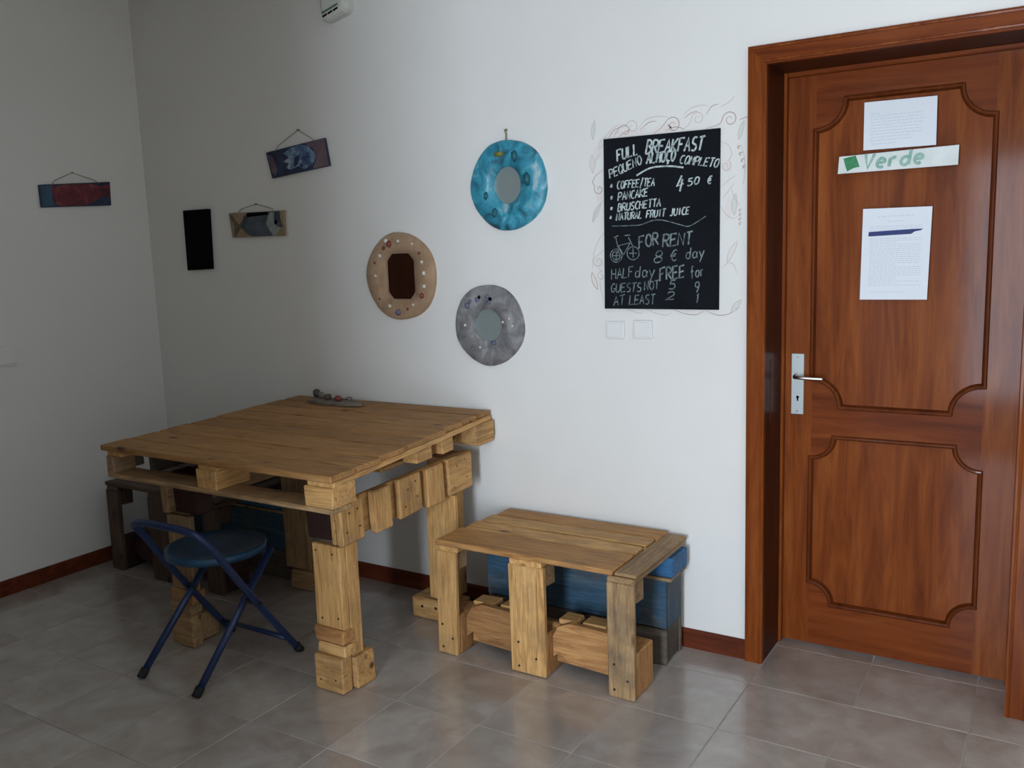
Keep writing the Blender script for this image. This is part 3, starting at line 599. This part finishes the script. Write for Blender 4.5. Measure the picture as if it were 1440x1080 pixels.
rm = round_mirror('round_mirror', -.952, 1.760, .174, lambda a: .066/max(abs(math.cos(a))**1.2*.99, .9) if False else 1/math.sqrt((math.cos(a)/.064)**2+(math.sin(a)/.072)**2), 'round mirror with turquoise painted frame hanging from a nail, highest of three', M['ring_teal'], M['mirror_old'])
for a, r, s, m in ((105, .125, .026, 'olive'), (70, .115, .030, 'deep_teal'), (200, .105, .022, 'deep_teal'), (10, .095, .034, 'deep_teal'), (240, .12, .026, 'deep_teal')):
    bead(rm, -.952+r*math.cos(math.radians(a)), 1.76+r*math.sin(math.radians(a)), s, M[m], 'glass_piece', -.019, 1 if a in (105,) else .55, .5 if a in (105,) else .9)
bm = bmesh.new(); tube(bm, [(-.956, -.010, 1.930), (-.953, -.012, 1.955), (-.958, -.012, 1.968), (-.952, -.008, 1.975)], .003, 6); tube(bm, [(-.955, 0, 1.97), (-.955, -.02, 1.97)], .003, 6); link('hanging_loop', bm, M['rope'], rm)
def octo(a):
    return min(.083/max(1e-3, abs(math.cos(a))), .098/max(1e-3, abs(math.sin(a))), .107/max(1e-3, abs(math.cos(a))*.72+abs(math.sin(a))*.69))
bt = round_mirror('round_mirror', -1.512, 1.412, .187, octo, 'round mirror with tan frame set with shells and a dark octagonal glass', M['ring_tan'], M['mirror'])
for a, r, m, s in ((60, .158, 'shell_white', .006), (88, .15, 'shell_white', .008), (108, .147, 'shell_red', .016), (122, .145, 'shell_red', .010), (112, .165, 'shell_white', .012), (138, .135, 'shell_white', .010), (155, .145, 'shell_red', .007), (178, .13, 'shell_white', .007), (40, .15, 'shell_red', .008), (25, .14, 'shell_white', .009), (5, .135, 'shell_white', .011), (-18, .14, 'shell_white', .010), (-35, .145, 'shell_red', .013), (-60, .14, 'shell_white', .007), (-75, .145, 'shell_red', .007), (-95, .155, 'shell_violet', .015), (-115, .14, 'shell_white', .009), (-140, .15, 'shell_red', .006)):
    bead(bt, -1.512+r*math.cos(math.radians(a)), 1.412+r*math.sin(math.radians(a)), s, M[m])
gm = round_mirror('round_mirror', -1.066, 1.208, .165, lambda a: 1/math.sqrt((math.cos(a)/.068)**2+(math.sin(a)/.066)**2), 'round mirror with rough grey frame, lowest of three', M['ring_grey'], M['mirror_old'])
for dx, dz, m, s in ((-.095, .080, 'shell_violet', .014), (-.082, .098, 'shell_violet', .009), (-.045, .105, 'shell_violet', .012), (-.035, .115, 'black', .008), (.005, .118, 'shell_violet', .010), (.018, .108, 'black', .009), (.012, .095, 'shell_violet', .009), (.075, .015, 'shell_white', .006), (.105, .03, 'shell_white', .005), (.12, .0, 'shell_white', .006), (-.11, .0, 'shell_white', .007), (-.04, -.09, 'shell_white', .006), (.03, -.07, 'shell_violet', .010)):
    bead(gm, -1.066+dx, 1.208+dz, s, M[m], 'inset_piece')

# ------------------------------------------------------------------ pallet table
TL = Matrix.Translation((0, -1.05, .8)) @ Matrix.Rotation(.030, 4, 'X') @ Matrix.Translation((0, 1.05, -.8))
table = empty('pallet_table', (-1.58, -.55, 0), 'large dining table built from pine pallets with block apron and stubby legs', 'table')
ys = [-1.060, -.935, -.80, -.655, -.515, -.375, -.24, -.115, -.012]
for k in range(8):
    yc = (ys[k]+ys[k+1])/2; xr = -.985-.085*(yc+1.06); xl = -2.168
    o = board('deck_plank', table, (xl+random.uniform(-.006, .006), xr+random.uniform(-.005, .005)), (ys[k]+.0028, ys[k+1]-.0028-(.010 if k == 6 else 0)), (.806, .826+random.uniform(-.001, .002)), M['deck'], .004, .001, TL)
for xa, xb in ((-2.150, -2.055), (-1.63, -1.53), (-1.118, -1.005)):
    sh = -.075 if xb > -1.1 else 0
    board('cross_board', table, (xa+sh*.3, xb+sh*.3-.004), (-1.045, -.02), (.786, .806), M['pine'], .003, .001, TL, yaw=(.075 if xb > -1.1 else 0))
# blocks of the upper pallet and the bottom boards
for (xa, xb, ya, yb) in ((-2.155, -2.115, -1.05, -.95), (-1.640, -1.535, -1.05, -.90), (-1.118, -.995, -1.05, -.94), (-2.128, -2.04, -.60, -.48), (-1.63, -1.53, -.60, -.48), (-1.16, -1.09, -.50, -.40), (-1.15, -1.085, -.345, -.27), (-2.145, -2.05, -.135, -.02), (-1.63, -1.53, -.13, -.02), (-1.165, -1.055, -.155, -.02)):
    board('pallet_block', table, (xa, xb), (ya, yb), (.716, .787), M['pine'] if xb > -1.7 else M['pine_worn'], .004, .002, TL)
for ya, yb in ((-1.052, -.950), (-.60, -.46), (-.125, -.02)):
    board('bottom_board', table, (-2.155 if ya < -1 else -2.128, -1.000 if ya < -1 else (-1.18 if ya < -.3 else -1.06)), (ya, yb), (.699, .717), M['pine_worn'] if ya < -1 else M['pine'], .004, .0015, TL)
board('stringer', table, (-2.13, -1.42), (-.625, -.603), (.717, .786), M['dark_wood'], .003, .001, TL)
board('stringer', table, (-2.150, -2.130), (-.872, -.14), (.672, .786), M['dark_wood'], .003, .001, TL)
board('stringer', table, (-2.150, -2.130), (-.948, -.905), (.718, .786), M['dark_wood'], .003, .001, TL)
# end frames: an apron of short blocks, legs and feet
def end_frame(xo, s, mt):
    """xo: outer face, s: +1 faces right, -1 faces left"""
    X = lambda a, b: tuple(sorted((xo-s*a, xo-s*b)))
    board('apron_board', table, X(.030, .048), (-.905, -.115), (.530, .672), mt, .003, .001, TL)
    for i, (ya, yb, pr) in enumerate(((-.905, -.785, 0), (-.735, -.640, .006), (-.590, -.455, 0), (-.428, -.315, .004), (-.285, -.122, .002))):
        board('apron_block', table, X(-pr, .029), (ya, yb), (.524+random.uniform(-.004, .004), .676), mt, .006, .002, TL)
    board('void_shade_block', table, X(.05, .185), (-.880, -.80), (.53, .695), M['dark_block'], .004, .001, TL)  # near-black block standing in for the shaded void above the front leg
    board('apron_block', table, X(.05, .13), (-.255, -.125), (.53, .67), M['pine_red'], .004, .001, TL)
    # front leg
    board('leg_post', table, X(.022, .150), (-.895, -.860), (.228, .528), mt, .004, .002)
    board('leg_post', table, X(.022, .045), (-.862, -.80), (.12, .56), mt, .004, .002)
    board('leg_block', table, X(.018, .152), (-.905, -.845), (.176, .228), M['pine_red'], .005, .003)
    board('leg_block', table, X(.010, .140), (-.908, -.850), (.132, .174), mt, .005, .003)
    board('foot_block', table, X(.018, .150), (-.918, -.868), (.002, .132), mt, .005, .002)
    board('foot_block', table, X(.004, .120), (-.864, -.765), (.002, .118), mt, .006, .003)
    # back leg
    board('leg_post', table, X(-.010, .135), (-.262, -.235), (.100, .548), mt, .004, .002)
    board('leg_post', table, X(.030, .055), (-.235, -.14), (.100, .548), mt, .004, .002)
    board('foot_block', table, X(.010, .232), (-.262, -.150), (.002, .090), mt, .006, .003)
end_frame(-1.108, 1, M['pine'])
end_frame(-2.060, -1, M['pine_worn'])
# nail heads
bm = bmesh.new()
def naily(x, y, z, r=.0035): tube(bm, [(x, y, z), (x, y-.0016, z)], r, 6)
def nailx(x, y, z, r=.0035): p = TL @ Vector((x, y, z)); tube(bm, [p, p+Vector((.0016, 0, 0))], r, 6)
for ya, yb in ((-.905, -.785), (-.735, -.640), (-.590, -.455), (-.428, -.315), (-.285, -.122)):
    for f, zz in ((.2, .565), (.75, .585), (.35, .635), (.7, .65)): nailx(-1.106, ya+(yb-ya)*f, zz+random.uniform(-.01, .01))
for x, z in ((-1.235, .505), (-1.16, .500), (-1.225, .26), (-1.15, .27), (-1.23, .04), (-1.16, .05)): naily(x, -.898 if z > .2 else -.919, z)
for x, z in ((-1.285, .055), (-1.215, .058)): naily(x, -.263, z, .007)
link('nail_heads', bm, M['nail'], table)['kind'] = 'stuff'

# ------------------------------------------------------------------ pallet benches
def make_bench(M=M):
    t = empty('pallet_bench', (-.63, -.25, 0), 'x', 'bench', 'pallet benches')
    for i, (ya, yb) in enumerate(((-.492, -.318), (-.312, -.222), (-.214, -.128), (-.118, -.025))):
        xr = (-.300, -.305, -.300, -.292)[i]
        board('seat_plank', t, (-1.030+.012*i, xr), (ya, yb), (.430, .450+random.uniform(-.001, .002)), M['deck'] if i in (0, 3) else M['pine'], .004, .0015)
    for k, (xa, xb) in enumerate(((-1.020, -.930), (-.705, -.575), (-.322, -.222))):
        board('cross_board', t, (xa, xb), (-.490, -.030), (.409, .430), M['pine_worn'] if k == 2 else M['pine'], .004, .0015)
    board('cross_board', t, (-.296, -.216), (-.485, -.028), (.4305, .4440), M['pine_worn'], .004, .0015, yaw=0)
    for k, (xa, xb, mt) in enumerate(((-1.035, -.945, M['pine']), (-.712, -.568, M['pine']), (-.325, -.226, M['pine_worn']))):
        board('leg_post', t, (xa, xb), (-.488, -.466), (.002, .409), mt, .004, .002, roll=(.02 if k == 0 else 0))
        board('leg_block', t, (xa+.004, xb-.002), (-.465, -.325), (.002, .158), M['pine_red'], .005, .002)
        board('leg_block', t, (xa+.01, xb-.004), (-.465, -.395), (.330, .408), M['pine_worn'], .005, .002)
    # rails between the posts with rounded ends
    for xa, xb in ((-.946, -.712), (-.572, -.325)):
        bm = bmesh.new(); h0, h1 = .040, .198; pts = [(xa, h0+.02), (xa+.03, h0+.045), (xa+.06, h0+.008), (xb, h0), (xb, h1-.006), (xa+.07, h1), (xa+.025, h1-.02), (xa, h1-.06)]
        c = ((xa+xb)/2, -.42, .12); prism(bm, pts, -.425, -.403, 'xz'); bmesh.ops.triangulate(bm, faces=[f for f in bm.faces if len(f.verts) > 4]); link('rail', bm, M['pine_red'], t, mw=centred(bm, c))
    for k, (xa, xb) in enumerate(((-.93, -.84), (-.81, -.725), (-.56, -.49), (-.465, -.375))):
        board('rail_slat', t, (xa, xb), (-.395, -.325), (.176+.004*(k % 2), .196+.004*(k % 2)), M['pine'], .003, .002, yaw=random.uniform(-.06, .06))
    board('rail_board', t, (-.94, -.33), (-.395, -.375), (.030, .175), M['pine_red'], .003, .001)
    bm = bmesh.new()
    for xa, xb in ((-1.035, -.945), (-.712, -.568), (-.325, -.226)):
        for z in (.03, .07, .12):
            tube(bm, [(xa+(xb-xa)*(.25 if z != .07 else .75), -.4885, z), (xa+(xb-xa)*(.25 if z != .07 else .75), -.4905, z)], .0045, 6)
    link('nail_heads', bm, M['nail'], t)['kind'] = 'stuff'
    return t
bench = make_bench(); bench['label'] = 'low pallet bench with three front posts, between the table and the door'
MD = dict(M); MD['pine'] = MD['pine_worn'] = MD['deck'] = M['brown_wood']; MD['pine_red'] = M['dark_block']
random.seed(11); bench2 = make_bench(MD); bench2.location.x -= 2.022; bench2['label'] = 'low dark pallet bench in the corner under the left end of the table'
def make_blue():
    t = empty('blue_pallet_stack', (-.6, -.12, 0), 'x', 'pallet', 'blue painted pallets behind the benches')
    # lower pallet on its long edge: front and back boards, blocks at the ends and in the middle
    board('face_board', t, (-.995, -.232), (-.198, -.180), (.142, .322), M['blue_worn_shaded'], .003, .0015)
    board('face_board', t, (-.995, -.232), (-.194, -.176), (.002, .136), M['dark_wood'], .003, .0015)
    board('back_board', t, (-.995, -.232), (-.062, -.044), (.002, .322), M['dark_wood'], .003, .0015)
    board('end_block', t, (-.330, -.228), (-.180, -.060), (.140, .322), M['blue_worn_shaded'], .005, .002)
    board('end_block', t, (-.330, -.236), (-.178, -.060), (.004, .138), M['dark_wood'], .005, .002)
    board('end_block', t, (-.995, -.900), (-.176, -.062), (.004, .322), M['blue_wood'], .005, .002)
    board('top_board', t, (-.900, -.212), (-.200, -.042), (.322, .334), M['pine_worn'], .002, .001)
    # upper box
    board('upper_block', t, (-.360, -.208), (-.192, -.046), (.3345, .4075), M['blue_wood'], .004, .001)
    board('upper_block', t, (-.995, -.890), (-.192, -.046), (.3225, .402), M['blue_wood'], .004, .002)
    board('upper_board', t, (-.890, -.360), (-.192, -.172), (.336, .402), M['blue_wood'], .003, .001)
    return t
blue = make_blue(); blue['label'] = 'blue painted pallet stack behind the bench beside the door'
dup(blue, (-1.90, 0, 0), 'blue painted pallet stack in the dark behind the corner bench')

# ------------------------------------------------------------------ folding stool
stool = empty('folding_stool', (-1.73, -.93, 0), 'blue metal folding stool with round seat and low looped back, pulled up to the table', 'stool')
bm = bmesh.new(); n = 36; SC = Vector((-1.745, -.905)); R_ = .183; loops = []
for r, z in ((0, .447), (.6, .447), (.90, .449), (.97, .455), (1.0, .452), (1.01, .440), (.99, .426), (.96, .426), (.95, .438), (0, .438)):
    if r == 0: loops.append(bm.verts.new((SC.x, SC.y, z)))
    else: loops.append([bm.verts.new((SC.x+r*R_*math.cos(2*PI*k/n), SC.y+r*R_*math.sin(2*PI*k/n), z)) for k in range(n)])
for a, b in zip(loops, loops[1:]):
    for k in range(n):
        if not isinstance(a, list): bm.faces.new((a, b[k], b[(k+1) % n]))
        elif not isinstance(b, list): bm.faces.new((a[k], a[(k+1) % n], b))
        else: bm.faces.new((a[k], b[k], b[(k+1) % n], a[(k+1) % n]))
link('seat', bm, M['seat'], stool, True)
fr = .0135
bm = bmesh.new(); path = smooth_path([(-1.528, -.740, .02), (-1.524, -.90, .235), (-1.520, -1.02, .405), (-1.518, -1.10, .525)], 5)[:-1] + smooth_path([(-1.518, -1.10, .525), (-1.530, -1.145, .580), (-1.580, -1.160, .600), (-1.70, -1.165, .604), (-1.82, -1.160, .598), (-1.880, -1.145, .578), (-1.895, -1.10, .525)], 5)[:-1] + smooth_path([(-1.895, -1.10, .525), (-1.900, -1.02, .405), (-1.908, -.90, .235), (-1.915, -.740, .02)], 5)
tube(bm, path, fr, 10); link('back_frame', bm, M['stool'], stool, True)
bm = bmesh.new(); tube(bm, [(-1.527, -.775, .068), (-1.914, -.775, .068)], .010, 8); link('stretcher', bm, M['stool'], stool, True)
for x0_, x1_ in ((-1.583, -1.590), (-1.886, -1.870)):
    bm = bmesh.new(); tube(bm, [(x0_, -1.158, .02), (x1_, -.775, .425)], fr, 10); link('leg', bm, M['stool'], stool, True)
bm = bmesh.new(); tube(bm, [(-1.583, -1.08, .10), (-1.886, -1.08, .10)][:0] or [(-1.592, -.79, .41), (-1.868, -.79, .41)], .010, 8); link('seat_support', bm, M['stool'], stool, True)
for x, y in ((-1.528, -.735), (-1.915, -.735), (-1.583, -1.163), (-1.886, -1.163)):
    bm = bmesh.new(); d = .020 if y < -1 else -.016
    tube(bm, [(x, y-(.012 if y < -1 else -.010), .002), (x, y+d*.6, .030)], .0165, 10); link('rubber_foot', bm, M['rubber'], stool, True)
for xa, xb in ((-1.520, -1.60), (-1.905, -1.86)):
    bm = bmesh.new(); tube(bm, [(xa+.018*(1 if xa > -1.7 else -1), -.925, .268), (xb, -.925, .268)], .009, 8); link('pivot_bolt', bm, M['rubber'], stool)

# ------------------------------------------------------------------ driftwood and bits on the table top
def ttop(x, y, h=0): return TL @ Vector((x, y, .828+h))
bm = bmesh.new(); pts = []
for k in range(22):
    a = 2*PI*k/22; rx = .17*(1+.12*math.sin(3*a+1)); ry = .052*(1+.22*math.sin(2*a+.5)+.08*math.sin(7*a)); pts.append((rx*math.cos(a), ry*math.sin(a)))
prism(bm, pts, 0, .013, 'xy'); bmesh.ops.bevel(bm, geom=[e for e in bm.edges], offset=.003, segments=1, affect='EDGES')
P0 = ttop(-1.845, -.125); DM = Matrix.Translation(P0) @ Matrix.Rotation(.030, 4, 'X') @ Matrix.Rotation(-.12, 4, 'Z')
setp(link('driftwood_slab', bm, M['drift'], None, mw=DM), 'flat grey driftwood slab lying at the back of the table top', 'driftwood')
def lump(name, x, y, z, r, mat, label, cat, s=(1, 1, 1), seed=0):
    random.seed(seed); bm = bmesh.new(); bmesh.ops.create_icosphere(bm, subdivisions=2, radius=r)
    for v in bm.verts: v.co = Vector((v.co.x*s[0], v.co.y*s[1], v.co.z*s[2]))*(1+random.uniform(-.07, .07))
    zmin = min(v.co.z for v in bm.verts)
    return setp(link(name, bm, mat, None, True, mw=Matrix.Translation(DM @ Vector((x, y, z-zmin)))), label, cat)
lump('dark_stone', -.135, .022, .013, .020, M['stone'], 'rounded dark stone on the left end of the driftwood slab', 'stone', (1, .8, 1), 1)
lump('grey_stone', -.100, .018, .013, .017, M['drift'], 'paler grey stone right beside the dark stone on the driftwood', 'stone', (1.2, .8, .8), 2)
lump('red_stone', .045, -.004, .013, .015, M['shell_red'], 'small dark red stone in the middle of the driftwood slab', 'stone', (1.1, 1, .95), 4)
bm = bmesh.new(); prof_ = [(.010, 0), (.016, .006), (.017, .016), (.012, .024), (.010, .025), (.009, .020)]; n = 14
rr = [[bm.verts.new((r*math.cos(2*PI*k/n), r*math.sin(2*PI*k/n), z)) for k in range(n)] for r, z in prof_]
for a, b in zip(rr, rr[1:]):
    for k in range(n): bm.faces.new((a[k], a[(k+1) % n], b[(k+1) % n], b[k]))
bm.faces.new(rr[0][::-1]); bm.faces.new(rr[-1])
setp(link('little_clay_pot', bm, M['clay'], None, True, mw=Matrix.Translation(DM @ Vector((-.030, .0, .0135)))), 'tiny brown clay pot on the driftwood between the grey and red stones', 'pot')
bm = bmesh.new(); tube(bm, smooth_path([(-.012, .014, .006), (.03, .02, .010), (.075, .012, .010), (.10, .008, .022), (.125, .004, .021), (.128, .002, .010)], 4), .0022, 6)
setp(link('bent_twig', bm, M['clay'], None, True, mw=DM @ Matrix.Translation((0, 0, .0115))), 'thin bent brown twig along the right of the driftwood slab', 'twig')
